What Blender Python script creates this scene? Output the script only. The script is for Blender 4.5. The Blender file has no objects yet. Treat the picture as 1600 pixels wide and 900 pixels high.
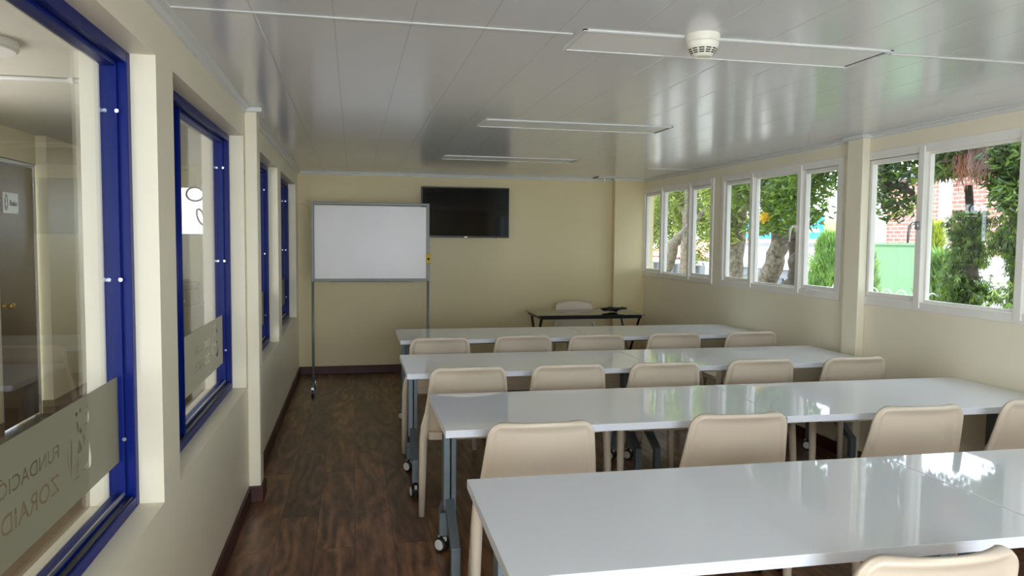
import bpy, bmesh, math, random
from mathutils import Vector, Matrix, Euler
random.seed(7)
C = bpy.context.scene.collection
SC = bpy.context.scene

# ------------------------------------------------------------------ camera
cd = bpy.data.cameras.new('camera'); cam = bpy.data.objects.new('camera', cd); C.objects.link(cam)
SC.camera = cam
cd.sensor_width = 36.0; cd.sensor_fit = 'HORIZONTAL'
cd.lens = 36.0 * 1166.09 / 1600.0
cd.shift_x = 0.0004; cd.shift_y = -0.0029
cd.clip_start = 0.05; cd.clip_end = 300
R_ = Vector((0.97833876, -0.20683134, 0.00860631)); U_ = Vector((0.00428274, 0.0617883, 0.99808009)); F_ = Vector((0.20696601, 0.97642358, -0.06133569))
m = Matrix((( R_.x, U_.x, -F_.x, 0), (R_.y, U_.y, -F_.y, 0), (R_.z, U_.z, -F_.z, 0), (0, 0, 0, 1)))
m.translation = Vector((0, 0, 1.5014)); cam.matrix_world = m

# ------------------------------------------------------------------ world, light, exposure
W = bpy.data.worlds.new('sky'); SC.world = W; W.use_nodes = True
nt = W.node_tree; bg = nt.nodes['Background']
bg.inputs['Color'].default_value = (0.74, 0.87, 1.0, 1); bg.inputs['Strength'].default_value = 7.0
def lamp(name, kind, loc, rot, energy, color=(1, 1, 1), size=None, portal=False):
    l = bpy.data.lights.new(name, kind); o = bpy.data.objects.new(name, l); C.objects.link(o)
    o.location = loc; o.rotation_euler = rot; l.energy = energy; l.color = color
    if size:
        l.shape = 'RECTANGLE'; l.size, l.size_y = size
    if portal: l.cycles.is_portal = True
    return o
sun = lamp('sun', 'SUN', (0, 0, 20), (math.radians(28), math.radians(-24), 0), 5.0, (1.0, .95, .86)); sun.data.angle = math.radians(3)
HP = math.pi / 2
for yc in (7.45, 5.53, 3.57, 1.65, -0.35):
    lamp('window_portal', 'AREA', (3.47, yc, 1.59), (0, HP, 0), 1, size=(1.05, 1.8), portal=True)
# fill lamps added behind the camera and in the hallway, no source in view
lamp('rear_fill', 'AREA', (0.55, -2.55, 1.25), (HP, 0, 0), 115, (.90, .96, 1.0), size=(1.8, 1.7))
lamp('hall_end_fill', 'AREA', (-1.65, -1.9, 1.4), (HP, 0, 0), 9, (1.0, .98, .95), size=(1.5, 1.6))
lamp('hall_side_fill', 'AREA', (-2.42, 3.9, 1.5), (0, -HP, 0), 34, (1.0, .98, .95), size=(1.0, 2.0))  # added to lift the hallway; the wall has no window here
SC.view_settings.view_transform = 'Standard'; SC.view_settings.look = 'None'
SC.view_settings.gamma = 1.0; SC.view_settings.use_curve_mapping = False
SC.view_settings.exposure = 0.0
cy = SC.cycles
cy.max_bounces = 10; cy.diffuse_bounces = 6; cy.glossy_bounces = 5; cy.transmission_bounces = 6; cy.transparent_max_bounces = 16
cy.caustics_reflective = False; cy.caustics_refractive = False; cy.sample_clamp_indirect = 6.0
cy.use_denoising = True
try: cy.denoiser = 'OPENIMAGEDENOISE'
except Exception: pass

# ------------------------------------------------------------------ materials
def s2l(c):
    c /= 255.0
    return c / 12.92 if c <= .04045 else ((c + .055) / 1.055) ** 2.4
def rgb(h):
    h = h.lstrip('#'); return tuple(s2l(int(h[i:i + 2], 16)) for i in (0, 2, 4)) + (1,)
def new_mat(name):
    M = bpy.data.materials.new(name); M.use_nodes = True
    return M, M.node_tree, M.node_tree.nodes['Principled BSDF']
def N(t, kind, **kw):
    n = t.nodes.new(kind)
    for k, v in kw.items(): setattr(n, k, v)
    return n
def coords(t, scale=(1, 1, 1), rot=(0, 0, 0)):
    g = N(t, 'ShaderNodeNewGeometry') if False else N(t, 'ShaderNodeTexCoord')
    mp = N(t, 'ShaderNodeMapping'); mp.inputs['Scale'].default_value = scale; mp.inputs['Rotation'].default_value = rot
    t.links.new(g.outputs['Object'], mp.inputs[0]); return mp.outputs[0]
def ramp(t, fac, stops):
    r = N(t, 'ShaderNodeValToRGB'); e = r.color_ramp.elements
    while len(e) > 2: e.remove(e[-1])
    e[0].position, e[0].color = stops[0]; e[1].position, e[1].color = stops[1]
    for p, c in stops[2:]:
        k = e.new(p); k.color = c
    t.links.new(fac, r.inputs[0]); return r.outputs[0]
def bump(t, b, height, strength=.2, dist=.01):
    n = N(t, 'ShaderNodeBump'); n.inputs['Strength'].default_value = strength; n.inputs['Distance'].default_value = dist
    t.links.new(height, n.inputs['Height']); t.links.new(n.outputs[0], b.inputs['Normal'])
def pm(name, col, rough=.5, metal=0, var=.06, vscale=6, bmp=0, bscale=60, coat=0, spec=.5):
    M, t, b = new_mat(name)
    c = rgb(col)
    b.inputs['Roughness'].default_value = rough; b.inputs['Metallic'].default_value = metal
    b.inputs['Coat Weight'].default_value = coat; b.inputs['Specular IOR Level'].default_value = spec
    if coat: b.inputs['Coat Roughness'].default_value = .03
    v = coords(t)
    no = N(t, 'ShaderNodeTexNoise'); no.inputs['Scale'].default_value = vscale; no.inputs['Detail'].default_value = 5
    t.links.new(v, no.inputs['Vector'])
    lo = tuple(x * (1 - var) for x in c[:3]) + (1,); hi = tuple(min(1, x * (1 + var)) for x in c[:3]) + (1,)
    t.links.new(ramp(t, no.outputs[0], [(.3, lo), (.7, hi)]), b.inputs['Base Color'])
    if bmp:
        n2 = N(t, 'ShaderNodeTexNoise'); n2.inputs['Scale'].default_value = bscale; t.links.new(v, n2.inputs['Vector'])
        bump(t, b, n2.outputs[0], bmp, .003)
    return M
M = {}
M['wall'] = pm('cream_wall_paint', '#eae2cb', .42, var=.02, vscale=1.5, bmp=.06, bscale=25)
M['wall_dim'] = pm('cream_wall_paint_dimmed', '#dccda2', .5, var=.02, vscale=1.5, bmp=.06, bscale=25)  # same cream paint; the weaker light at the far end is put into the colour
M['hallwall'] = pm('hallway_wall_paint', '#ebe2c0', .5, var=.02, vscale=1.5)
M['hallceil'] = pm('hallway_ceiling_paint', '#cccabd', .6, var=.02)
M['crown'] = pm('white_moulding', '#d9dad8', .35, var=.02)
M['base'] = pm('dark_red_brown_wood', '#3f160c', .5, var=.2, vscale=9)
M['blue'] = pm('blue_enamel', '#00186a', .38, var=.08, vscale=5, spec=.18)
M['darkblue'] = pm('dark_track', '#0a1024', .3, var=.1)
M['alu'] = pm('aluminium', '#b8bcc0', .3, metal=.9, var=.05)
M['white_frame'] = pm('white_window_enamel', '#e9e6df', .3, var=.03)
M['table'] = pm('white_gloss_laminate', '#edf1f9', .035, var=.008, vscale=3, spec=.65)
M['edge'] = pm('white_edge_band', '#e6eaf6', .35, var=.01)
M['steel'] = pm('grey_blue_powder_coat', '#6c7880', .38, metal=.35, var=.05)
M['chair'] = pm('beige_plastic', '#dccebb', .42, var=.015, vscale=3, bmp=.05, bscale=250)
M['rubber'] = pm('black_rubber', '#141414', .5, var=.1)
M['hub'] = pm('white_caster_hub', '#e4e4e0', .35, var=.03)
M['black'] = pm('black_metal', '#0c0c0e', .3, var=.1)
M['blackplastic'] = pm('black_plastic', '#08080a', .35, var=.1)
M['screen'] = pm('tv_screen_glass', '#060909', .06, var=.05, spec=.22)
M['board'] = pm('whiteboard_enamel', '#dcd6d5', .3, var=.025, vscale=4)
M['smudge'] = pm('grey_smudge', '#b9bbc4', .4)
M['boardframe'] = pm('grey_aluminium_frame', '#7c7e7a', .45, metal=.2, var=.04)
M['yellow'] = pm('yellow_plastic', '#c8a714', .5, var=.2, vscale=30)
M['detector'] = pm('ivory_plastic', '#e8e6d8', .4, var=.02)
M['slot'] = pm('black_slot', '#050505', .8)
M['diffuser'] = pm('lamp_diffuser', '#eeeeea', .35, var=.01)
M['door'] = pm('brown_door_veneer', '#5f4c38', .45, var=.15, vscale=3)
M['tile'] = None
M['brass'] = pm('brass', '#b08a3c', .25, metal=1)
M['plate'] = pm('sign_plate', '#d9dcdd', .4)
M['signgrey'] = pm('sign_grey', '#8d9295', .5)
M['signtext'] = pm('sign_text', '#4c5054', .5)
M['hallbase'] = pm('brown_tile_skirting', '#8a775a', .35, var=.08)
M['printer'] = pm('dark_grey_plastic', '#4a4a48', .45)
M['cab'] = pm('grey_green_cabinet', '#6a6650', .5)
M['hoop'] = pm('grey_hoop', '#4c4c60', .5)
M['white_out'] = pm('white_render', '#cfd0cc', .8, var=.05)
M['grey_out'] = pm('grey_render', '#77777a', .8, var=.1)
M['yellow_out'] = pm('yellow_render', '#cdb96a', .8)
M['pink_out'] = pm('pale_wall', '#c9c4bd', .8)
M['blue_out'] = pm('turquoise_awning', '#2a9fc4', .6)
M['green_out'] = pm('green_wall_paint', '#72966f', .8, var=.05, vscale=1)
M['win_dark'] = pm('dark_window_glass', '#2c3136', .15)
M['bark'] = pm('mottled_bark', '#62594a', .9, var=.75, vscale=22, bmp=1.0, bscale=40)
M['bark_dark'] = pm('dark_bark', '#41382d', .9, var=.5, vscale=16, bmp=1.0, bscale=40)
M['needle_brown'] = pm('dry_brown_needles', '#7b4c33', .8, var=.3)
M['ground'] = pm('courtyard_paving', '#8c877d', .9, var=.1)
M['flower'] = pm('yellow_flowers', '#d8b41e', .6, var=.2)

def glass(name, rough=0.0, tint=(1, 1, 1, 1)):
    Mx = bpy.data.materials.new(name); Mx.use_nodes = True; t = Mx.node_tree; t.nodes.clear()
    o = N(t, 'ShaderNodeOutputMaterial'); mx = N(t, 'ShaderNodeMixShader'); tr = N(t, 'ShaderNodeBsdfTransparent'); gl = N(t, 'ShaderNodeBsdfGlossy')
    fr = N(t, 'ShaderNodeLayerWeight'); fr.inputs[0].default_value = .5
    pw = N(t, 'ShaderNodeMath', operation='POWER'); pw.inputs[1].default_value = 5.0
    mu = N(t, 'ShaderNodeMath', operation='MULTIPLY_ADD'); mu.inputs[1].default_value = .9; mu.inputs[2].default_value = .045
    tr.inputs[0].default_value = tint; gl.inputs['Roughness'].default_value = rough
    t.links.new(fr.outputs['Facing'], pw.inputs[0]); t.links.new(pw.outputs[0], mu.inputs[0]); t.links.new(mu.outputs[0], mx.inputs[0])
    t.links.new(tr.outputs[0], mx.inputs[1]); t.links.new(gl.outputs[0], mx.inputs[2]); t.links.new(mx.outputs[0], o.inputs[0]); return Mx
M['glass'] = glass('clear_glass')
def frosted():
    Mx = bpy.data.materials.new('frosted_film'); Mx.use_nodes = True; t = Mx.node_tree; t.nodes.clear()
    o = N(t, 'ShaderNodeOutputMaterial'); mx = N(t, 'ShaderNodeMixShader'); tr = N(t, 'ShaderNodeBsdfTransparent'); di = N(t, 'ShaderNodeBsdfDiffuse'); tl = N(t, 'ShaderNodeBsdfTranslucent')
    m2 = N(t, 'ShaderNodeMixShader'); di.inputs[0].default_value = rgb('#808073'); tl.inputs[0].default_value = rgb('#9a9a8b')
    m2.inputs[0].default_value = .5; mx.inputs[0].default_value = .93
    t.links.new(di.outputs[0], m2.inputs[1]); t.links.new(tl.outputs[0], m2.inputs[2])
    t.links.new(tr.outputs[0], mx.inputs[1]); t.links.new(m2.outputs[0], mx.inputs[2]); t.links.new(mx.outputs[0], o.inputs[0]); return Mx
M['frost'] = frosted()

def floor_mat():
    Mx, t, b = new_mat('walnut_vinyl_planks')
    v = coords(t, rot=(0, 0, HP))          # plank length along Y
    br = N(t, 'ShaderNodeTexBrick'); br.inputs['Scale'].default_value = 1
    br.inputs['Brick Width'].default_value = 1.21; br.inputs['Row Height'].default_value = .19
    br.inputs['Mortar Size'].default_value = .0012; br.inputs['Mortar Smooth'].default_value = 0; br.offset = .37
    br.inputs['Color1'].default_value = (0, 0, 0, 1); br.inputs['Color2'].default_value = (1, 1, 1, 1); br.inputs['Mortar'].default_value = (.5, .5, .5, 1)
    t.links.new(v, br.inputs['Vector'])
    # wavy grain: noise-distorted rings stretched along the plank, offset per plank
    mp = N(t, 'ShaderNodeMapping'); mp.inputs['Scale'].default_value = (.9, 4.2, 1); t.links.new(v, mp.inputs[0])
    off = N(t, 'ShaderNodeVectorMath', operation='SCALE'); off.inputs['Scale'].default_value = 13
    t.links.new(br.outputs['Color'], off.inputs[0])
    ad = N(t, 'ShaderNodeVectorMath', operation='ADD'); t.links.new(mp.outputs[0], ad.inputs[0]); t.links.new(off.outputs[0], ad.inputs[1])
    n1 = N(t, 'ShaderNodeTexNoise'); n1.inputs['Scale'].default_value = .75; n1.inputs['Detail'].default_value = 2; t.links.new(ad.outputs[0], n1.inputs['Vector'])
    sn = N(t, 'ShaderNodeMath', operation='MULTIPLY'); sn.inputs[1].default_value = 55; t.links.new(n1.outputs[0], sn.inputs[0])
    si = N(t, 'ShaderNodeMath', operation='SINE'); t.links.new(sn.outputs[0], si.inputs[0])
    n2 = N(t, 'ShaderNodeTexNoise'); n2.inputs['Scale'].default_value = 8; n2.inputs['Detail'].default_value = 6; t.links.new(ad.outputs[0], n2.inputs['Vector'])
    mi = N(t, 'ShaderNodeMath', operation='MULTIPLY_ADD'); mi.inputs[1].default_value = .16; t.links.new(si.outputs[0], mi.inputs[0]); t.links.new(n2.outputs[0], mi.inputs[2])
    col = ramp(t, mi.outputs[0], [(.2, rgb('#4a3020')), (.8, rgb('#9c7352')), (.5, rgb('#75523a'))])
    hs = N(t, 'ShaderNodeMix', data_type='RGBA', blend_type='MULTIPLY'); hs.inputs[0].default_value = 1
    tone = ramp(t, br.outputs['Color'], [(0, (.62, .62, .64, 1)), (1, (1.08, 1.0, .93, 1))])
    t.links.new(col, hs.inputs[6]); t.links.new(tone, hs.inputs[7])
    mo = N(t, 'ShaderNodeMix', data_type='RGBA'); t.links.new(br.outputs['Fac'], mo.inputs[0]); t.links.new(hs.outputs[2], mo.inputs[6]); mo.inputs[7].default_value = rgb('#24140c')
    t.links.new(mo.outputs[2], b.inputs['Base Color']); b.inputs['Roughness'].default_value = .33
    bump(t, b, n2.outputs[0], .08, .002); return Mx
M['floor'] = floor_mat()
def ceil_mat():
    Mx, t, b = new_mat('glossy_pvc_ceiling_panels')
    g = N(t, 'ShaderNodeTexCoord'); sp = N(t, 'ShaderNodeSeparateXYZ'); t.links.new(g.outputs['Object'], sp.inputs[0])
    a = N(t, 'ShaderNodeMath', operation='ADD'); a.inputs[1].default_value = 10.31; t.links.new(sp.outputs[0], a.inputs[0])
    d = N(t, 'ShaderNodeMath', operation='DIVIDE'); d.inputs[1].default_value = .25; t.links.new(a.outputs[0], d.inputs[0])
    f = N(t, 'ShaderNodeMath', operation='FRACT'); t.links.new(d.outputs[0], f.inputs[0])
    # shallow groove profile at every seam, almost flat in between
    h = ramp(t, f.outputs[0], [(0, (0, 0, 0, 1)), (1, (0, 0, 0, 1)), (.02, (.8, .8, .8, 1)), (.10, (1, 1, 1, 1)), (.90, (1, 1, 1, 1)), (.98, (.8, .8, .8, 1))])
    bp = N(t, 'ShaderNodeBump'); bp.inputs['Strength'].default_value = .30; bp.inputs['Distance'].default_value = .002; t.links.new(h, bp.inputs['Height'])
    mp = N(t, 'ShaderNodeMapping'); mp.inputs['Scale'].default_value = (6, 1.3, 1); t.links.new(g.outputs['Object'], mp.inputs[0])
    no = N(t, 'ShaderNodeTexNoise'); no.inputs['Scale'].default_value = 1.6; no.inputs['Detail'].default_value = 1; t.links.new(mp.outputs[0], no.inputs['Vector'])
    b2 = N(t, 'ShaderNodeBump'); b2.inputs['Strength'].default_value = .12; b2.inputs['Distance'].default_value = .012
    t.links.new(no.outputs[0], b2.inputs['Height']); t.links.new(bp.outputs[0], b2.inputs['Normal']); t.links.new(b2.outputs[0], b.inputs['Normal'])
    cl = ramp(t, f.outputs[0], [(0, rgb('#c0c2c2')), (1, rgb('#c0c2c2')), (.012, rgb('#dcdee0')), (.988, rgb('#dcdee0'))])
    t.links.new(cl, b.inputs['Base Color']); b.inputs['Roughness'].default_value = .17; b.inputs['Specular IOR Level'].default_value = .6
    return Mx
M['ceil'] = ceil_mat()
def brickish(name, c1, c2, mortar, w, h, ms, axis='X', rough=.9):
    Mx, t, b = new_mat(name)
    rot = {'X': (0, HP, 0), 'Z': (0, 0, 0)}[axis]
    g = N(t, 'ShaderNodeTexCoord'); sp = N(t, 'ShaderNodeSeparateXYZ'); t.links.new(g.outputs['Object'], sp.inputs[0])
    cb = N(t, 'ShaderNodeCombineXYZ')
    if axis == 'X': t.links.new(sp.outputs[1], cb.inputs[0]); t.links.new(sp.outputs[2], cb.inputs[1])
    else: t.links.new(sp.outputs[1], cb.inputs[0]); t.links.new(sp.outputs[0], cb.inputs[1])
    br = N(t, 'ShaderNodeTexBrick'); br.inputs['Scale'].default_value = 1
    br.inputs['Brick Width'].default_value = w; br.inputs['Row Height'].default_value = h; br.inputs['Mortar Size'].default_value = ms
    br.inputs['Color1'].default_value = rgb(c1); br.inputs['Color2'].default_value = rgb(c2); br.inputs['Mortar'].default_value = rgb(mortar)
    t.links.new(cb.outputs[0], br.inputs['Vector']); t.links.new(br.outputs[0], b.inputs['Base Color']); b.inputs['Roughness'].default_value = rough
    return Mx
M['brick'] = brickish('pink_red_brickwork', '#936156', '#a87466', '#b5a598', .24, .085, .012)
M['tile'] = brickish('beige_floor_tile', '#67583f', '#6b5c43', '#483e31', .33, .33, .004, axis='Z', rough=.3); 
def roof_mat():
    Mx, t, b = new_mat('clay_pantiles')
    g = N(t, 'ShaderNodeTexCoord')
    no = N(t, 'ShaderNodeTexNoise'); no.inputs['Scale'].default_value = 6; t.links.new(g.outputs['Object'], no.inputs['Vector'])
    t.links.new(ramp(t, no.outputs[0], [(.35, rgb('#8e5646')), (.65, rgb('#b58372'))]), b.inputs['Base Color']); b.inputs['Roughness'].default_value = .85
    return Mx
M['roof'] = roof_mat()
def leaf_mat(name, c1, c2, tl='#7f9a2c', trans=.35):
    Mx, t, b = new_mat(name)
    oi = N(t, 'ShaderNodeTexCoord'); no = N(t, 'ShaderNodeTexNoise'); no.inputs['Scale'].default_value = 5; no.inputs['Detail'].default_value = 6
    t.links.new(oi.outputs['Object'], no.inputs['Vector'])
    c = ramp(t, no.outputs[0], [(.35, rgb(c1)), (.62, rgb(c2))]); t.links.new(c, b.inputs['Base Color']); b.inputs['Roughness'].default_value = .38
    tr = N(t, 'ShaderNodeBsdfTranslucent'); tr.inputs[0].default_value = rgb(tl)
    mx = N(t, 'ShaderNodeMixShader'); mx.inputs[0].default_value = trans
    out = t.nodes['Material Output']; t.links.new(b.outputs[0], mx.inputs[1]); t.links.new(tr.outputs[0], mx.inputs[2]); t.links.new(mx.outputs[0], out.inputs[0])
    return Mx
M['leaf'] = leaf_mat('green_leaves', '#1c3313', '#4f6c2c')
M['leafy'] = leaf_mat('yellow_green_leaves', '#3a4f18', '#76882f')
M['leafd'] = leaf_mat('dark_green_leaves', '#142512', '#38542a', '#5c7a2a', .25)
M['leafl'] = leaf_mat('light_green_leaves', '#466324', '#83a04a', '#a4bf4c', .35)
M['leafy2'] = leaf_mat('bright_yellow_green_leaves', '#62751f', '#a3ad4c', '#b8c24a', .4)
M['cyp'] = leaf_mat('conifer_sprays', '#4a7034', '#8bb05c', '#9cc060', .3)
M['cypy'] = leaf_mat('yellow_conifer_sprays', '#7c8f2a', '#b3bd3c', '#c0c850', .3)
M['jun'] = leaf_mat('weeping_conifer_sprays', '#20351a', '#566f34', '#7f9a40', .2)

# ------------------------------------------------------------------ mesh helpers
class MB:
    def __init__(s): s.bm = bmesh.new()
    def box(s, x0, x1, y0, y1, z0, z1, M_=None):
        vs = [s.bm.verts.new(v) for v in ((x0,y0,z0),(x1,y0,z0),(x1,y1,z0),(x0,y1,z0),(x0,y0,z1),(x1,y0,z1),(x1,y1,z1),(x0,y1,z1))]
        for f in ((0,3,2,1),(4,5,6,7),(0,1,5,4),(1,2,6,5),(2,3,7,6),(3,0,4,7)): s.bm.faces.new([vs[i] for i in f])
        if M_: bmesh.ops.transform(s.bm, matrix=M_, verts=vs)
        return s
    def tube(s, path, rad, n=10, cap=True, sq=1.0):
        path = [Vector(p) for p in path]
        if not hasattr(rad, '__len__'): rad = [rad] * len(path)
        rings = []; up = None
        for i, p in enumerate(path):
            d = (path[min(i + 1, len(path) - 1)] - path[max(i - 1, 0)]).normalized()
            if up is None: up = Vector((0, 1, 0)) if abs(d.y) < .9 else Vector((1, 0, 0))
            a = d.cross(up).normalized(); b = a.cross(d).normalized(); up = b
            rings.append([s.bm.verts.new(p + (a * math.cos(t) * sq + b * math.sin(t)) * rad[i]) for t in [2 * math.pi * k / n for k in range(n)]])
        for r0, r1 in zip(rings, rings[1:]):
            for k in range(n): s.bm.faces.new((r0[k], r0[(k + 1) % n], r1[(k + 1) % n], r1[k]))
        if cap: s.bm.faces.new(rings[0][::-1]); s.bm.faces.new(rings[-1])
        return s
    def lathe(s, prof, n=24, loc=(0, 0, 0), axis='Z'):
        loc = Vector(loc); rings = []
        def P(r, h, t):
            a, b = r * math.cos(t), r * math.sin(t)
            return loc + (Vector((a, b, h)) if axis == 'Z' else Vector((h, a, b)) if axis == 'X' else Vector((a, h, b)))
        for r, h in prof:
            rings.append([s.bm.verts.new(P(max(r, 1e-4), h, 2 * math.pi * k / n)) for k in range(n)])
        for r0, r1 in zip(rings, rings[1:]):
            for k in range(n): s.bm.faces.new((r0[k], r0[(k + 1) % n], r1[(k + 1) % n], r1[k]))
        s.bm.faces.new(rings[0][::-1]); s.bm.faces.new(rings[-1]); return s
    def prism(s, poly, axis, a, b):
        """poly: 2-D points in the plane across axis ('X': (y,z), 'Y': (x,z), 'Z': (x,y))"""
        def P(u, v, w): return {'X': (w, u, v), 'Y': (u, w, v), 'Z': (u, v, w)}[axis]
        A = [s.bm.verts.new(P(u, v, a)) for u, v in poly]; B = [s.bm.verts.new(P(u, v, b)) for u, v in poly]
        n = len(poly); s.bm.faces.new(A[::-1]); s.bm.faces.new(B)
        for k in range(n): s.bm.faces.new((A[k], A[(k + 1) % n], B[(k + 1) % n], B[k]))
        return s
    def build(s, name, mat, parent=None, bevel=0, smooth=False, seg=2, kind=None, wn=True):
        bmesh.ops.recalc_face_normals(s.bm, faces=s.bm.faces)
        me = bpy.data.meshes.new(name); s.bm.to_mesh(me); s.bm.free()
        me.materials.append(mat)
        if smooth:
            for p in me.polygons: p.use_smooth = True
        o = bpy.data.objects.new(name, me); C.objects.link(o)
        if parent: o.parent = parent
        if bevel:
            bv = o.modifiers.new('bevel', 'BEVEL'); bv.width = bevel; bv.segments = seg; bv.limit_method = 'ANGLE'; bv.angle_limit = math.radians(40)
        if kind: o['kind'] = kind
        return o
def empty(name, loc=(0, 0, 0), rz=0, kind=None):
    o = bpy.data.objects.new(name, None); C.objects.link(o); o.location = loc; o.rotation_euler = (0, 0, rz); o.empty_display_size = .1
    if kind: o['kind'] = kind
    return o
def tag(o, label, cat, group=None):
    o['label'] = label; o['category'] = cat
    if group: o['group'] = group
    return o
def copy_tree(o, parent=None):
    c = o.copy(); C.objects.link(c)
    for k in ('label', 'category', 'group'):
        if parent is None and k in c: del c[k]
    if parent is not None: c.parent = parent
    for ch in list(o.children): copy_tree(ch, c)
    return c
def smooth_angle(o, deg=40):
    me = o.data
    for p in me.polygons: p.use_smooth = True
    bm = bmesh.new(); bm.from_mesh(me); a = math.radians(deg)
    for e in bm.edges:
        if len(e.link_faces) == 2 and e.calc_face_angle(0) > a: e.smooth = False
    bm.to_mesh(me); bm.free(); return o

# ------------------------------------------------------------------ the room
xL, xR, yB, zC, yF = -0.586, 3.351, 8.385, 2.213, -2.5
LO = -0.800                       # hallway face of the left wall
OZ0, OZ1 = 0.665, 2.05            # left window openings
LW = [(0.87, 2.48), (2.70, 4.32), (4.59, 6.20), (6.46, 8.07)]
RW = [(6.58, 8.32), (4.66, 6.40), (2.70, 4.44), (0.78, 2.52), (-1.20, 0.54)]
RZ0, RZ1 = 1.10, 2.085
RO = 3.426

MB().box(xL - .01, xR + .01, yF, yB + .01, -.06, 0).build('floor', M['floor'], kind='structure')
MB().box(xL - .2, xR + .15, yF, yB + .1, zC, zC + .06).build('ceiling', M['ceil'], kind='structure')
def wall_with_openings(name, x0, x1, ya, yb, z0, z1, holes, hz0, hz1, mat):
    b = MB(); b.box(x0, x1, ya, yb, z0, hz0); b.box(x0, x1, ya, yb, hz1, z1)
    y = ya
    for h0, h1 in sorted(holes):
        b.box(x0, x1, y, h0, hz0, hz1); y = h1
    b.box(x0, x1, y, yb, hz0, hz1)
    return b.build(name, mat, kind='structure')
wall_with_openings('wall_left', LO, xL, yF, yB, 0, 2.32, LW, OZ0, OZ1, M['wall'])
wall_with_openings('wall_right', xR, RO, yF, yB + .1, -1.2, zC + .06, RW, RZ0, RZ1, M['wall'])
MB().box(LO, xR + .15, yB, yB + .12, 0, zC + .06).build('wall_back', M['wall_dim'], kind='structure')
# rear wall behind the camera, with an unglazed opening added for the rear fill lamp
b = MB(); b.box(xL, xR, yF - .1, yF, 0, .38); b.box(xL, xR, yF - .1, yF, 2.12, zC + .06); b.box(xL, -.36, yF - .1, yF, .38, 2.12); b.box(1.46, xR, yF - .1, yF, .38, 2.12)
b.build('wall_rear', M['wall'], kind='structure')
MB().box(xR - .374, xR, yB - .10, yB, 0, zC).build('wall_column', M['wall_dim'], bevel=.004, kind='structure')
def pilaster(n, x0, x1, y0, y1):
    MB().box(x0, x1, y0, y1, 0, zC - .022).build('wall_pilaster_%s' % n, M['wall'], bevel=.006, kind='structure')
pilaster('left', xL, xL + .066, 4.365, 4.50)
pilaster('right', xR - .058, xR, 4.385, 4.545)
# crown mouldings: small PVC profile
def crown(n, pts, ax, a, b): MB().prism(pts, ax, a, b).build('trim_%d' % n, M['crown'], kind='structure')
for i, (a, b_) in enumerate(((yF, 4.36), (4.505, yB))):
    crown(1 + i, [(xL, zC), (xL + .035, zC), (xL + .035, zC - .008), (xL + .016, zC - .014), (xL + .012, zC - .03), (xL, zC - .034)], 'Y', a, b_)
for i, (a, b_) in enumerate(((yF, 4.38), (4.55, yB - .1))):
    crown(3 + i, [(xR, zC), (xR - .03, zC), (xR - .03, zC - .008), (xR - .012, zC - .014), (xR - .01, zC - .026), (xR, zC - .03)], 'Y', a, b_)
crown(5, [(yB, zC), (yB - .03, zC), (yB - .03, zC - .008), (yB - .012, zC - .014), (yB - .01, zC - .026), (yB, zC - .03)], 'X', xL + .03, xR - .37)
MB().box(xL, xL + .095, 4.34, 4.53, zC - .026, zC).build('trim_6', M['crown'], bevel=.005, kind='structure')
MB().box(xR - .083, xR, 4.36, 4.57, zC - .026, zC).build('trim_7', M['crown'], bevel=.005, kind='structure')
MB().box(xR - .395, xR, yB - .125, yB, zC - .022, zC).build('trim_12', M['crown'], bevel=.004, kind='structure')
# H-profile joining strips across the ceiling panels
MB().box(xL + .03, .745, 2.525, 2.540, zC - .004, zC).build('trim_8', M['crown'], bevel=.002, kind='structure')
MB().box(1.99, xR - .03, 2.505, 2.520, zC - .004, zC).build('trim_9', M['crown'], bevel=.002, kind='structure')
MB().box(2.85, xR - .03, 6.99, 7.01, zC - .005, zC).build('trim_10', M['crown'], bevel=.002, kind='structure')
# baseboards
def bb(name, *a): MB().box(*a).build(name, M['base'], bevel=.004, kind='structure')
bb('baseboard_left', xL, xL + .014, yF, 4.365, 0, .09); bb('baseboard_left_far', xL, xL + .014, 4.50, yB, 0, .09)
bb('baseboard_pilaster_left', xL, xL + .08, 4.35, 4.514, 0, .092)
bb('baseboard_back', xL + .014, xR - .374, yB - .014, yB, 0, .09); bb('baseboard_right', xR - .014, xR, yF, yB - .1, 0, .09)
bb('baseboard_column', xR - .388, xR, yB - .114, yB - .1, 0, .09)

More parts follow.
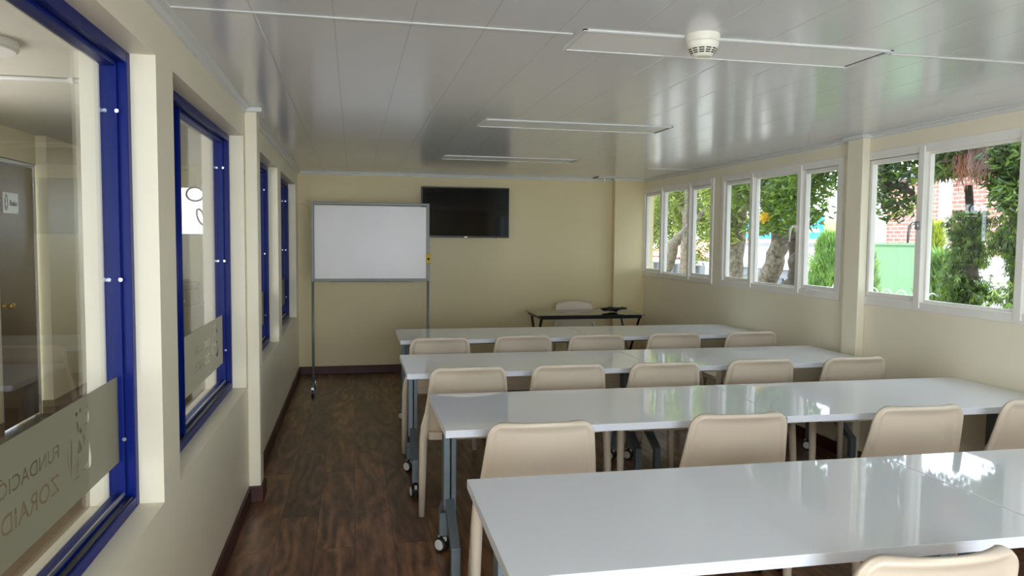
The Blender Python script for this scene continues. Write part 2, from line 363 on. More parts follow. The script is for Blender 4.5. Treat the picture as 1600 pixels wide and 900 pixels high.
# ------------------------------------------------------------------ film with cut-out lettering on the inner glazing
def film(parent, y0, y1, z0, z1, x, spec):
    cu = bpy.data.curves.new('frosted_film', 'CURVE'); cu.dimensions = '2D'; cu.fill_mode = 'BOTH'
    def poly(pts):
        sp = cu.splines.new('POLY'); sp.points.add(len(pts) - 1); sp.use_cyclic_u = True
        for q, (u, v) in zip(sp.points, pts): q.co = (u, v, 0, 1)
    poly([(-y1, z0), (-y0, z0), (-y0, z1), (-y1, z1)])
    for (body, ytop, zb, size, width) in spec['text']:
        tc = bpy.data.curves.new('lettering', 'FONT'); tc.body = body; tc.size = size
        to = bpy.data.objects.new('lettering', tc); C.objects.link(to)
        bpy.context.view_layer.update()
        sx = width / to.dimensions.x
        for o in bpy.context.view_layer.objects: o.select_set(False)
        to.select_set(True); bpy.context.view_layer.objects.active = to
        bpy.ops.object.convert(target='CURVE'); to = bpy.context.view_layer.objects.active
        for sp in to.data.splines:
            pts = []
            bp = sp.bezier_points; n = len(bp)
            for i in range(n):
                a, c = bp[i], bp[(i + 1) % n]
                for k in range(5):
                    t_ = k / 5; q = (1 - t_) ** 3 * a.co + 3 * (1 - t_) ** 2 * t_ * a.handle_right + 3 * (1 - t_) * t_ ** 2 * c.handle_left + t_ ** 3 * c.co
                    pts.append((-ytop + q.x * sx, zb + q.y))
            poly(pts)
        bpy.data.objects.remove(to)
    # emblem: thin leaf-like strokes forming figures
    ly, lz, w, h = spec['logo']
    def stroke(x0_, z0_, x1_, z1_, t_, bend=0):
        a, c = Vector((x0_ * w, z0_ * h)), Vector((x1_ * w, z1_ * h)); d = c - a; nrm = Vector((-d.y, d.x)).normalized()
        L_, R2 = [], []
        for k in range(1, 8):
            s_ = k / 8; mid = a + d * s_ + nrm * bend * w * math.sin(math.pi * s_); ww = t_ * w * math.sin(math.pi * s_)
            L_.append(mid + nrm * ww); R2.append(mid - nrm * ww)
        pts = [a] + L_ + [c] + R2[::-1]
        poly([(-ly + q.x, lz + q.y) for q in pts])
    stroke(.86, .12, .80, .66, .035); stroke(.93, .2, .97, .55, .02)
    stroke(.60, .38, .50, .56, .08, .1); stroke(.40, .12, .06, .42, .09, .22); stroke(.10, .45, .30, .62, .05, -.1)
    stroke(.62, .10, .55, .33, .05); stroke(.12, .66, .06, .86, .04); stroke(.30, .68, .22, .90, .04, .1); stroke(.50, .64, .58, .84, .03)
    stroke(.80, .06, .50, .07, .012); stroke(.44, .62, .40, .70, .05)
    for cx_, cz_ in ((.42, .94), (.16, .95), (.58, .92)):
        poly([(-ly + cx_ * w + .045 * w * math.cos(a), lz + cz_ * h + .03 * h * math.sin(a)) for a in [k * math.pi / 6 for k in range(12)]])
    o = bpy.data.objects.new('tmp_film', cu); C.objects.link(o)
    dg = bpy.context.evaluated_depsgraph_get(); me = bpy.data.meshes.new_from_object(o.evaluated_get(dg), depsgraph=dg)
    bpy.data.objects.remove(o)
    # curve plane (u, v) -> world: y = -u, z = v, at x
    me.transform(Matrix(((0, 0, 1, x), (-1, 0, 0, 0), (0, 1, 0, 0), (0, 0, 0, 1))))
    me.materials.clear(); me.materials.append(M['frost'])
    ob = bpy.data.objects.new('frosted_film', me); C.objects.link(ob); ob.parent = parent
    ob['label'] = 'frosted strip with mirrored lettering and emblem'
    return ob

def inner_window(i, y0, y1, logo_y):
    w = empty('window_%d' % i, (0, 0, 0), kind='structure')
    z0, z1 = OZ0, OZ1
    b = MB()                                                   # outer frame, deep blue section with two steps
    xa, xb = -.735, -.658
    b.box(xa, xb, y0, y0 + .035, z0, z1); b.box(xa, xb, y1 - .035, y1, z0, z1)
    b.box(xa, xb, y0 + .035, y1 - .035, z0, z0 + .035); b.box(xa, xb, y0 + .035, y1 - .035, z1 - .035, z1)
    b.box(xa + .01, xb - .025, y1 - .055, y1 - .035, z0 + .035, z1 - .035); b.box(xa + .01, xb - .025, y0 + .035, y0 + .055, z0 + .035, z1 - .035)
    b.box(xa + .01, xb - .025, y0 + .055, y1 - .055, z0 + .035, z0 + .05); b.box(xa + .01, xb - .025, y0 + .055, y1 - .055, z1 - .05, z1 - .035)
    b.build('frame', M['blue'], w, bevel=.003)
    MB().box(xb - .022, xb - .006, y0 + .055, y1 - .055, z0 + .035, z0 + .042).build('track', M['darkblue'], w)
    MB().box(xb - .030, xb - .026, y0 + .055, y1 - .055, z0 + .036, z0 + .06).build('glazing_bead', M['alu'], w)
    my = y0 + .46                                              # vertical stile
    MB().tube([(-.682, my, z0 + .045), (-.682, my, z1 - .045)], .020, n=16).build('mullion', M['blue'], w, smooth=True)
    MB().box(-.704, -.699, y0 + .036, y1 - .036, z0 + .036, z1 - .036).build('pane', M['glass'], w)
    for z in (.885, 1.37, 1.87):
        MB().lathe([(.006, 0), (.006, .003), (.003, .004)], 10, (-.683, y1 - .0555, z), 'Y').build('screw', M['alu'], w)
        bpy.context.view_layer.objects
    film(w, my + .02, y1 - .056, .817, 1.078, -.698, {'text': [('FUNDACIÓN', logo_y - .215, .966, .048, .37), ('ZORAIDA', logo_y - .222, .886, .062, .365)], 'logo': (logo_y, .868, .17, .19)})
    return w
# the strips repeat on every window, the emblem towards the far jamb
for i, (y0, y1) in enumerate(LW):
    inner_window(i + 1, y0, y1, y1 - (.30 if i == 0 else .20))

# ------------------------------------------------------------------ right-hand windows
def outer_window(i, y0, y1):
    w = empty('window_%d' % i, (0, 0, 0), kind='structure')
    z0, z1 = RZ0, RZ1; ms = (y0 + .49, y1 - .53) if i > 5 else (y0 + .51, y1 - .54)
    ms = (y0 + .525, y1 - .525) if False else (y0 + .50, y1 - .535)
    xa, xb = xR - .012, xR + .055
    b = MB(); f = .042
    b.box(xa, xb, y0 - .012, y0 + f, z0 - .012, z1 + .012); b.box(xa, xb, y1 - f, y1 + .012, z0 - .012, z1 + .012)
    b.box(xa, xb, y0 + f, y1 - f, z0 - .012, z0 + f); b.box(xa, xb, y0 + f, y1 - f, z1 - f, z1 + .012)
    b.build('frame', M['white_frame'], w, bevel=.004)
    for my in ms: MB().box(xa - .008, xb, my - .024, my + .024, z0 + .005, z1 - .005).build('mullion', M['white_frame'], w, bevel=.004)
    for (a, c) in ((y0 + f, ms[0] - .024), (ms[1] + .024, y1 - f)):
        b = MB(); s = .032; q0, q1 = z0 + f, z1 - f; xs, xe = xR + .006, xR + .045
        b.box(xs, xe, a + .003, a + s, q0 + .003, q1 - .003); b.box(xs, xe, c - s, c - .003, q0 + .003, q1 - .003)
        b.box(xs, xe, a + s, c - s, q0 + .003, q0 + s); b.box(xs, xe, a + s, c - s, q1 - s, q1 - .003)
        sash = b.build('sash', M['white_frame'], w, bevel=.003)
        MB().box(xR + .024, xR + .028, a + s - .003, c - s + .003, q0 + s - .003, q1 - s + .003).build('pane', M['glass'], sash)
    b = MB(); a, c = ms[0] + .024, ms[1] - .024; s = .014
    b.box(xR + .012, xR + .04, a, a + s, z0 + f, z1 - f); b.box(xR + .012, xR + .04, c - s, c, z0 + f, z1 - f)
    b.box(xR + .012, xR + .04, a + s, c - s, z0 + f, z0 + f + s); b.box(xR + .012, xR + .04, a + s, c - s, z1 - f - s, z1 - f)
    b.build('glazing_bead', M['white_frame'], w)
    MB().box(xR + .024, xR + .028, a + .004, c - .004, z0 + f + .004, z1 - f - .004).build('pane', M['glass'], w)
    # casement handle: rose and curved lever on the mullion
    hy = (ms[0] + .01) if i != 7 else (ms[1] + .005)
    b = MB(); b.box(xa - .02, xa - .008, hy - .012, hy + .012, 1.58, 1.63)
    b.tube([(xa - .02, hy, 1.615), (xa - .04, hy + .004, 1.62), (xa - .048, hy + .02, 1.60), (xa - .046, hy + .03, 1.56), (xa - .045, hy + .036, 1.50)], [.008, .009, .009, .008, .006], 8)
    b.build('handle', M['white_frame'] if i != 7 else M['alu'], w, smooth=True)
for i, (a, b_) in enumerate(RW): outer_window(5 + i, a, b_)

# ------------------------------------------------------------------ hallway behind the left wall
HX, HZ = -2.5, 2.30
MB().box(HX - .4, LO, -2.0, 9.0, -.03, .045).build('floor_hallway', M['tile'], kind='structure')
MB().box(HX - .2, LO, -2.0, 9.0, HZ, HZ + .05).build('ceiling_hallway', M['hallceil'], kind='structure')
# side wall with the door recess, stepping forward beyond the door
b = MB(); b.box(HX - .2, HX, -2.0, 6.0, 0, HZ); b.box(HX - .2, HX, 6.0, 6.72, 2.06, HZ); b.box(HX - .2, HX + .08, 6.72, 9.0, 0, HZ)
b.build('wall_hallway_left', M['hallwall'], kind='structure')
hw = (-2.02, -.93, 1.5, 2.07)
b = MB(); b.box(HX, LO, 8.9, 9.0, 0, hw[2]); b.box(HX, LO, 8.9, 9.0, hw[3], HZ); b.box(HX, hw[0], 8.9, 9.0, hw[2], hw[3]); b.box(hw[1], LO, 8.9, 9.0, hw[2], hw[3])
b.build('wall_hallway_back', M['hallwall'], kind='structure')
MB().box(xL - .2, LO + .03, yB, 8.95, 0, HZ).build('wall_hallway_right', M['hallwall'], kind='structure')
w = empty('window_10', kind='structure')
b = MB(); b.box(hw[0], hw[1], 8.91, 8.95, hw[2], hw[2] + .03); b.box(hw[0], hw[1], 8.91, 8.95, hw[3] - .03, hw[3]); b.box(hw[0], hw[0] + .03, 8.91, 8.95, hw[2] + .03, hw[3] - .03); b.box(hw[1] - .03, hw[1], 8.91, 8.95, hw[2] + .03, hw[3] - .03)
b.build('frame', M['white_frame'], w); MB().box(hw[0] + .03, hw[1] - .03, 8.93, 8.935, hw[2] + .03, hw[3] - .03).build('pane', M['glass'], w)
MB().box(HX, HX + .012, -2.0, 6.0, .045, .14).build('baseboard_hallway', M['hallbase'], kind='structure')
b = MB(); b.box(HX, HX + .09, 6.708, 6.72, .045, .15); b.box(HX + .08, HX + .092, 6.72, 8.9, .045, .15)
b.build('baseboard_hallway_far', M['hallbase'], kind='structure')
d = empty('door_1', (HX - .03, 6.03, .05), kind='structure')
b = MB(); b.box(-.02, .03, -.03, .0, 0, 2.02); b.box(-.02, .03, .64, .67, 0, 2.02); b.box(-.02, .03, -.03, .67, 1.99, 2.02)
b.build('door_frame', M['crown'], d, bevel=.003)
leaf = MB().box(-.02, .02, .003, .637, .01, 1.985).build('door_leaf', M['door'], d, bevel=.003)
b = MB(); b.lathe([(.026, 0), (.026, .006), (.010, .010), (.010, .035), (.026, .045), (.028, .06), (.018, .072)], 20, (.02, .065, .93), 'X'); b.build('door_knob', M['brass'], leaf, smooth=True)
for z in (.12, 1.0, 1.83): MB().tube([(.026, .637, z - .04), (.026, .637, z + .04)], .007, 8).build('hinge', M['alu'], leaf)
pl = MB().box(.02, .026, .10, .355, 1.61, 1.765).build('sign_plate', M['plate'], leaf, bevel=.002)
b = MB()
for k in range(9):
    a = k * .7; b.tube([(.0275, .15 + .02 * math.cos(a), 1.69 + .045 * math.sin(a)), (.0275, .15 + .026 * math.cos(a + .5), 1.69 + .055 * math.sin(a + .5)), (.0275, .15 + .012 * math.cos(a + 1), 1.69 + .06 * math.sin(a + 1))], .0022, 5)
b.build('sign_emblem', M['signgrey'], pl)
tc = bpy.data.curves.new('sign_text', 'FONT'); tc.body = 'Baño'; tc.size = .062; tc.extrude = .001
to = bpy.data.objects.new('sign_text', tc); C.objects.link(to); bpy.context.view_layer.update()
dg = bpy.context.evaluated_depsgraph_get(); me = bpy.data.meshes.new_from_object(to.evaluated_get(dg), depsgraph=dg); bpy.data.objects.remove(to)
me.transform(Matrix(((0, 0, 1, .0275), (1, 0, 0, .205), (0, 1, 0, 1.668), (0, 0, 0, 1)))); me.materials.clear(); me.materials.append(M['signtext'])
st = bpy.data.objects.new('sign_text', me); C.objects.link(st); st.parent = pl

hl = empty('ceiling_lamp', (-1.52, 3.5, HZ)); tag(hl, 'round white surface lamp on the hallway ceiling behind the glass', 'lamp')
MB().lathe([(.16, 0), (.16, -.03), (.15, -.036)], 32).build('lamp_housing', M['crown'], hl, smooth=False)
MB().lathe([(.148, -.036), (.146, -.040), (.02, -.042)], 32).build('lamp_diffuser', M['diffuser'], hl)
pc = empty('ceiling_conduit', (0, 4.24, HZ)); tag(pc, 'thin white conduit pipe clipped across the hallway ceiling', 'pipe')
MB().tube([(HX, 0, -.012), (LO, 0, -.012)], .011, 8).build('pipe', M['crown'], pc, smooth=True)
for x in (-1.4, -2.1): MB().box(x - .012, x + .012, -.025, .025, -.026, 0).build('pipe_clip', M['hub'], pc, bevel=.003)
# printer on a cabinet at the end of the hallway
cb = empty('storage_cabinet', (-1.88, 8.55, .045)); tag(cb, 'olive grey cabinet under the printer at the hallway end', 'cabinet')
MB().box(-.34, .34, -.25, .25, 0, .72).build('cabinet_body', M['cab'], cb, bevel=.005)
for s in (-1, 1):
    dr = MB().box(.005 if s > 0 else -.335, .335 if s > 0 else -.005, -.265, -.252, .04, .70).build('cabinet_door', M['cab'], cb, bevel=.003)
    MB().box(s * .03 - .006, s * .03 + .006, -.28, -.266, .42, .54).build('door_handle', M['alu'], dr)
pr = empty('printer', (-1.86, 8.52, .767)); tag(pr, 'dark grey printer with pale paper tray at the hallway end', 'printer')
MB().box(-.21, .21, -.17, .17, 0, .17).build('printer_body', M['printer'], pr, bevel=.015)
MB().box(-.21, .21, -.18, .16, .175, .235).build('printer_lid', M['cab'], pr, bevel=.012)
MB().box(-.13, .13, -.33, -.165, .045, .062).build('paper_tray', M['plate'], pr, bevel=.003)
for nm, (x, z, rx, rz_), lab in (('hanging_hoop', (-1.72, 1.97, .09, .075), 'grey hoop ornament hanging high in the bright hallway window'), ('hanging_hoop', (-1.66, 1.72, .035, .085), 'narrow tilted grey hoop hanging low in the bright hallway window')):
    b = MB(); tl = .25 if rx < .05 else 0; yh = 8.86 if tl else 8.885
    pts = [(x + rx * math.cos(a) - tl * rz_ * math.sin(a), yh, z + rz_ * math.sin(a)) for a in [k * math.pi / 16 for k in range(33)]]
    b.tube(pts, .011, 8, cap=False); b.tube([(x, yh, z + rz_), (x, yh, 2.10)], .0015, 4)
    tag(b.build(nm, M['hoop'], smooth=True), lab, 'ornament')

# ------------------------------------------------------------------ ceiling fittings
def troffer(y0, y1, lab):
    x0, x1 = .765, 1.965; t = empty('ceiling_light', ((x0 + x1) / 2, (y0 + y1) / 2, zC)); hx, hy = (x1 - x0) / 2, (y1 - y0) / 2
    tag(t, lab, 'light', 'flush rectangular ceiling lights')
    b = MB(); f = .013
    for (ax, a, b2, pts) in (('X', -hx, hx, [(-hy, 0), (-hy, -.004), (-hy + .006, -.007), (-hy + f, -.007), (-hy + f, 0)]), ('X', -hx, hx, [(hy, 0), (hy, -.004), (hy - .006, -.007), (hy - f, -.007), (hy - f, 0)]),
                             ('Y', -hy, hy, [(-hx, 0), (-hx, -.004), (-hx + .006, -.007), (-hx + f, -.007), (-hx + f, 0)]), ('Y', -hy, hy, [(hx, 0), (hx, -.004), (hx - .006, -.009), (hx - f, -.009), (hx - f, 0)])):
        b.prism(pts, ax, a, b2)
    b.build('light_frame', M['crown'], t)
    MB().box(-hx + f, hx - f - .012, -hy + f + .004, hy - f, -.004, 0).build('diffuser', M['diffuser'], t)
    MB().box(hx - f - .012, hx - f, -hy + f, hy - f, -.003, 0).build('painted_gap_shade', M['slot'], t); MB().box(-hx + f, hx - f, -hy + f, -hy + f + .004, -.003, 0).build('painted_gap_shade', M['slot'], t)  # black strips painted where shade falls beside the recessed diffuser
    return t
troffer(2.465, 2.74, 'unlit flush ceiling light nearest the camera, half hidden by the smoke detector')
troffer(4.42, 4.70, 'second unlit flush ceiling light, midway down the ceiling')
troffer(6.42, 6.69, 'farthest unlit flush ceiling light, just before the television')
v = empty('ceiling_vent', (2.80, 8.16, zC)); tag(v, 'small square white vent on the ceiling by the far right column', 'vent')
MB().box(-.10, .10, -.10, .10, -.012, 0).build('vent_frame', M['crown'], v, bevel=.004); MB().box(-.11, -.10, -.08, .08, -.008, 0).build('vent_slot', M['slot'], v)
MB().tube([(.0, 0, -.012), (.0, 0, -.045)], .012, 8).build('vent_knob', M['hub'], v)
sd = empty('smoke_detector', (1.187, 2.44, zC - .012)); tag(sd, 'round ivory smoke detector on the edge of the nearest ceiling light', 'smoke detector')
MB().lathe([(.056, .014), (.058, .010), (.058, -.012), (.056, -.015)], 36).build('detector_base', M['detector'], sd, smooth=False)
o = MB().lathe([(.0545, -.0155), (.0545, -.024), (.049, -.036), (.038, -.054), (.030, -.062), (.026, -.064), (.022, -.061), (.004, -.061)], 36).build('detector_head', M['detector'], sd); smooth_angle(o, 35)
b = MB()
for row, (r, z) in enumerate(((.0470, -.0405), (.0432, -.0470), (.0394, -.0530))):
    for k in range(12):
        a0 = 2 * math.pi * k / 12; w_ = .20
        vs = []
        for (aa, dz) in ((a0 - w_, .0017), (a0, .0017), (a0 + w_, .0017), (a0 + w_, -.0017), (a0, -.0017), (a0 - w_, -.0017)):
            rr = r + .0008 + dz * .62; vs.append(b.bm.verts.new((rr * math.cos(aa), rr * math.sin(aa), z + dz)))
        b.bm.faces.new(vs)
b.build('vent_slot', M['slot'], sd)

# ------------------------------------------------------------------ whiteboard, television
wb = empty('whiteboard', (.168, 7.40, 0)); tag(wb, 'white wheeled whiteboard in a grey aluminium frame near the left corner', 'whiteboard')
hx = .565
MB().box(-hx + .03, hx - .03, -.008, .012, 1.105, 1.81).build('board_panel', M['board'], wb)
b = MB(); z0, z1 = 1.078, 1.845
b.box(-hx, -hx + .028, -.016, .018, z0, z1); b.box(hx - .028, hx, -.016, .018, z0, z1); b.box(-hx + .028, hx - .028, -.016, .018, z1 - .028, z1); b.box(-hx + .028, hx - .028, -.016, .018, z0, z0 + .028)
b.build('board_frame', M['boardframe'], wb, bevel=.003)
b = MB(); b.box(-hx + .028, hx - .028, -.0172, -.0162, z1 - .036, z1 - .029); b.box(hx - .036, hx - .029, -.0172, -.0162, z0 + .03, z1 - .03)
b = None
MB().box(-.40, .40, -.05, -.016, z0 - .004, z0 + .004).build('pen_tray', M['boardframe'], wb, bevel=.002)
for s in (-1, 1):
    lg = MB().tube([(s * (hx - .012), .002, z0 + .01), (s * (hx - .012), .002, .10)], .0125, 12).build('leg', M['boardframe'], wb, smooth=True)
    MB().tube([(s * (hx - .012), -.20, .095), (s * (hx - .012), .20, .095)], .012, 10).build('foot_bar', M['boardframe'], wb, smooth=True)
    for q in (-1, 1):
        cs = MB().lathe([(.03, -.011), (.033, -.006), (.033, .006), (.03, .011)], 18, (s * (hx - .012), q * .18, .033), 'X').build('caster', M['rubber'], lg)
        MB().box(s * (hx - .012) - .016, s * (hx - .012) + .016, q * .18 - .012, q * .18 + .012, .03, .088).build('caster_fork', M['alu'], cs, bevel=.003)
er = empty('board_magnet', (.168 + hx - .012, 7.378, 1.305)); tag(er, 'small yellow magnetic clip on the right edge of the whiteboard', 'clip')
MB().box(-.022, .022, -.012, .004, -.05, .05).build('clip_body', M['yellow'], er, bevel=.004)
MB().box(-.010, .010, -.016, -.012, -.018, .006).build('clip_mark', M['slot'], er, bevel=.001)

tv = empty('television', (1.23, yB - .03, 1.80)); tag(tv, 'black flat television mounted on the back wall beside the whiteboard', 'television')
MB().box(-.495, .495, -.055, -.02, -.285, .275).build('tv_housing', M['blackplastic'], tv, bevel=.006)
MB().box(-.483, .483, -.0565, -.055, -.268, .263).build('tv_screen', M['screen'], tv)
MB().box(-.25, .25, -.02, .03, -.2, .2).build('wall_bracket', M['black'], tv)
MB().box(-.018, .018, -.059, -.055, -.283, -.274).build('tv_logo', M['alu'], tv)
MB().box(.34, .352, -.05, -.04, -.292, -.285).build('tv_sensor', M['blackplastic'], tv)

# ------------------------------------------------------------------ training tables
TW, TD, TZ = 1.4965, .7067, .74
def make_table():
    t = empty('folding_table'); e = .0028
    o = MB().box(e, TW - e, -TD, 0, TZ - .004, TZ).build('tabletop', M['table'], t, bevel=.0012)
    MB().box(e, TW - e, -TD, 0, TZ - .030, TZ - .004).build('table_edge', M['edge'], t, bevel=.001)
    MB().box(.10, TW - .10, -TD / 2 - .02, -TD / 2 + .02, TZ - .085, TZ - .045).build('crossbar', M['steel'], t, bevel=.003)
    for x in (.062, TW - .062):
        b = MB(); yc = -TD / 2
        b.box(x - .022, x + .022, yc - .27, yc + .27, TZ - .052, TZ - .031)                     # top bracket
        b.box(x - .030, x - .002, yc - .035, yc + .035, .30, TZ - .052); b.box(x + .004, x + .026, yc - .03, yc + .05, .27, TZ - .052)
        for s in (-1, 1):                                                                     # bent foot
            pts = [(yc + s * .005, .35), (yc + s * .035, .35), (yc + s * .255, .215), (yc + s * .255, .082), (yc + s * .215, .082), (yc + s * .215, .195), (yc + s * .005, .30)]
            b.prism(pts, 'X', x - .022, x + .016)
        leg = b.build('leg', M['steel'], t, bevel=.002)
        for s in (-1, 1):
            cy_ = yc + s * .235; sx = -.004
            c = MB().lathe([(.030, -.026), (.034, -.022), (.034, -.010), (.026, -.008), (.026, .008), (.034, .010), (.034, .022), (.030, .026)], 24, (0, 0, 0), 'X').build('caster', M['rubber'], leg, smooth=False)
            c.location = (x + sx, cy_ + s * .012, .034); c.rotation_euler.z = math.radians(42 if s > 0 else 6)
            b = MB()
            for q in (-1, 1): b.lathe([(.026, q * .0255), (.024, q * .0300), (.005, q * .032)], 20, (0, 0, 0), 'X')
            b.box(-.007, .007, -.022, .022, -.014, .036)
            b.build('caster_hub', M['hub'], c)
            MB().tube([(0, 0, .026), (0, 0, .052)], .012, 10).build('caster_stem', M['blackplastic'], c)
    return t
T0 = make_table()
rows = [(.346, 2.302, -.010, 'nearest'), (.356, 3.615, -.0067, 'second'), (.289, 4.886, -.002, 'third'), (.339, 6.277, -.004, 'farthest')]
RNAME = ['nearest row, closest to the camera', 'second row from the camera', 'third row from the camera', 'farthest row, before the black desk']
tables = []
for i, (x, y, a, nm) in enumerate(rows):
    for j in (0, 1):
        t = T0 if (i == 0 and j == 0) else copy_tree(T0)
        t.location = (x + j * TW * math.cos(a), y + j * TW * math.sin(a) - (.004 if j and i == 2 else 0), 0); t.rotation_euler.z = a
        tag(t, 'white gloss wheeled table, %s of the %s' % (('left' if j == 0 else 'right'), RNAME[i]), 'table', 'white classroom tables'); tables.append(t)

# ------------------------------------------------------------------ chairs
def make_chair():
    c = empty('plastic_chair')
    # backrest shell: wrapped forward at the sides, raised rim round a recessed rear panel
    nu, nv = 36, 26; ZT, ZB = .815, .452
    def prof(v):                                    # v 0 bottom .. 1 top -> y, z
        z = ZB + (ZT - ZB) * v; y = -.158 - .096 * v - .006 * math.sin(math.pi * v); return y, z
    b = MB(); G = {}
    for side in (0, 1):                             # 0 front (sitter) face, 1 rear face
        for j in range(nv + 1):
            v = .5 - .5 * math.cos(math.pi * j / nv); y, z = prof(v)
            hw_ = .243 - .042 * v
            rt = .16                                # corner rounding share
            if v > 1 - rt: q = (v - (1 - rt)) / rt; hw_ -= .055 * (1 - math.sqrt(max(0, 1 - q ** 2.2)))
            for i in range(nu + 1):
                u = -1 + 2 * i / nu; u = math.sin(math.pi / 2 * u)
                x = u * hw_; wrap = .044 * abs(u) ** 2.0
                zz = z + .003 * (1 - u * u) * v     # slight dip in the middle of the top edge
                d = min((1 - abs(u)) * hw_, (1 - v) * (ZT - ZB))
                rim = 1 - min(1, max(0, (d - .017) / .009)); th = .006 + (.014 * rim * rim * (3 - 2 * rim)) * (1 if side else 0)
                if d < .004: th *= .6
                yy = y + wrap + (th * .5 if side == 0 else -th)
                G[side, i, j] = b.bm.verts.new((x, yy, zz))
    for side in (0, 1):
        for j in range(nv):
            for i in range(nu): b.bm.faces.new((G[side, i, j], G[side, i + 1, j], G[side, i + 1, j + 1], G[side, i, j + 1]))
    def strip(seq):
        for (a, q) in zip(seq, seq[1:]): b.bm.faces.new((G[(0,) + a], G[(0,) + q], G[(1,) + q], G[(1,) + a]))
    strip([(0, j) for j in range(nv + 1)]); strip([(nu, j) for j in range(nv + 1)]); strip([(i, 0) for i in range(nu + 1)]); strip([(i, nv) for i in range(nu + 1)])
    o = b.build('backrest', M['chair'], c, smooth=True)
    # seat: dished rounded slab with a rolled front edge
    n = 18; b = MB(); G = {}
    for side in (0, 1):
        for j in range(n + 1):
            for i in range(n + 1):
                u, v = -1 + 2 * i / n, -1 + 2 * j / n
                x = u * math.sqrt(1 - .16 * v * v) * .225; y = v * math.sqrt(1 - .16 * u * u) * .215 * 1.06 + .005
                z = .452 - .012 * (1 - u * u) * (1 - v * v) - .018 * max(0, v) ** 5 + .012 * max(0, -v) ** 4
                e = max(abs(u), abs(v)); th = .022 if e < .93 else .040
                G[side, i, j] = b.bm.verts.new((x, y, z if side == 0 else z - th))
    for side in (0, 1):
        for j in range(n):
            for i in range(n): b.bm.faces.new((G[side, i, j], G[side, i + 1, j], G[side, i + 1, j + 1], G[side, i, j + 1]))
    strip([(0, j) for j in range(n + 1)]); strip([(n, j) for j in range(n + 1)]); strip([(i, 0) for i in range(n + 1)]); strip([(i, n) for i in range(n + 1)])
    o = b.build('seat', M['chair'], c); smooth_angle(o, 50)
    for s in (-1, 1):
        MB().tube([(s * .206, -.150, .600), (s * .216, -.150, .55), (s * .229, -.152, .49), (s * .238, -.158, .42), (s * .244, -.172, .25), (s * .250, -.182, .0)], [.010, .018, .022, .022, .020, .0165], 16).build('leg', M['chair'], c, smooth=True)
        MB().tube([(s * .175, .165, .435), (s * .192, .178, .40), (s * .205, .19, .25), (s * .220, .205, .0)], [.020, .022, .0195, .016], 16).build('leg', M['chair'], c, smooth=True)
        MB().tube([(s * .226, -.160, .455), (s * .222, -.10, .432), (s * .212, 0, .428), (s * .195, .15, .425)], [.017, .014, .013, .012], 10).build('seat_rail', M['chair'], c, smooth=True)
    return c
C0 = make_chair()
ORD = ['leftmost', 'second from the left', 'third from the left', 'fourth from the left', 'rightmost']
chairs = []
def put(x, yt, a, lab):
    c = C0 if not chairs else copy_tree(C0)
    # yt: where the top of the backrest stands
    c.location = (x + .25 * -math.sin(a), yt + .25 * math.cos(a), 0); c.rotation_euler.z = a
    tag(c, lab, 'chair', 'beige plastic chairs at the tables'); chairs.append(c)
for k, (x, y, a) in enumerate([(.694, 2.665, -.04), (1.512, 2.665, -.05), (2.345, 2.66, -.05), (2.99, 2.68, .0)]):
    put(x, y, a, 'beige plastic chair, %s at the second row of tables' % ('rightmost, cut by the frame' if k == 3 else ORD[k]))
for k, (x, y, a) in enumerate([(.604, 3.90, .0), (1.165, 3.90, -.01), (1.725, 3.88, -.03), (2.335, 3.90, -.02), (2.945, 3.88, .0)]):
    put(x, y, a, 'beige plastic chair, %s of the five at the third row of tables' % ORD[k])
for k, (x, y, a) in enumerate([(.588, 5.11, .0), (1.19, 5.14, .0), (1.73, 5.11, -.02), (2.34, 5.12, -.02), (2.965, 5.11, .0)]):
    put(x, y, a, 'beige plastic chair, %s of the five at the farthest row of tables' % ORD[k])
put(1.283, 1.36, -.02, 'beige plastic chair closest to the camera, only its top edge showing at the bottom right')
put(2.385, 7.96, math.pi, 'beige plastic chair facing the room behind the black glass desk')

# ------------------------------------------------------------------ black glass desk with cables
dk = empty('glass_desk', (2.335, 7.39, 0)); tag(dk, 'small black glass desk with crossed metal legs by the back wall', 'desk')
M['deskglass'] = pm('smoked_black_glass', '#1c211c', .04, spec=.8)
MB().box(-.555, .555, -.29, .29, .742, .75).build('desk_top', M['deskglass'], dk, bevel=.002)
b = MB(); b.box(-.53, .53, -.275, -.245, .71, .742); b.box(-.53, .53, .245, .275, .71, .742); b.box(-.53, -.50, -.245, .245, .71, .742); b.box(.50, .53, -.245, .245, .71, .742)
b.build('desk_frame', M['black'], dk, bevel=.002)
for s in (-1, 1):
    for q in (-1, 1):
        # each end carries two tubes crossing like an X
        x = s * .515 - (.02 if q > 0 else 0) * s
        b = MB(); p0, p1 = Vector((x, q * .25, .712)), Vector((x, -q * .22, .012)); b.tube([p0, p1], .014, 4, sq=1.0)
        b.build('leg', M['black'] if q < 0 else M['alu'] if s > 0 else M['black'], dk)
cbm = MB()
random.seed(3)
for k in range(5):
    pts = []; r0 = .05 + .012 * k
    for j in range(26):
        a = j * .55 + k; pts.append((r0 * 1.3 * math.cos(a) + random.uniform(-.02, .02) + .01 * k, r0 * .7 * math.sin(a) + random.uniform(-.01, .01), .008 + .006 * k + random.uniform(0, .018)))
    cbm.tube(pts, .0055, 6)
cab = cbm.build('cable_bundle', M['blackplastic'], None, smooth=True); cab.location = (2.62, 7.37, .751); tag(cab, 'tangled black cable bundle lying on the black glass desk', 'cable')

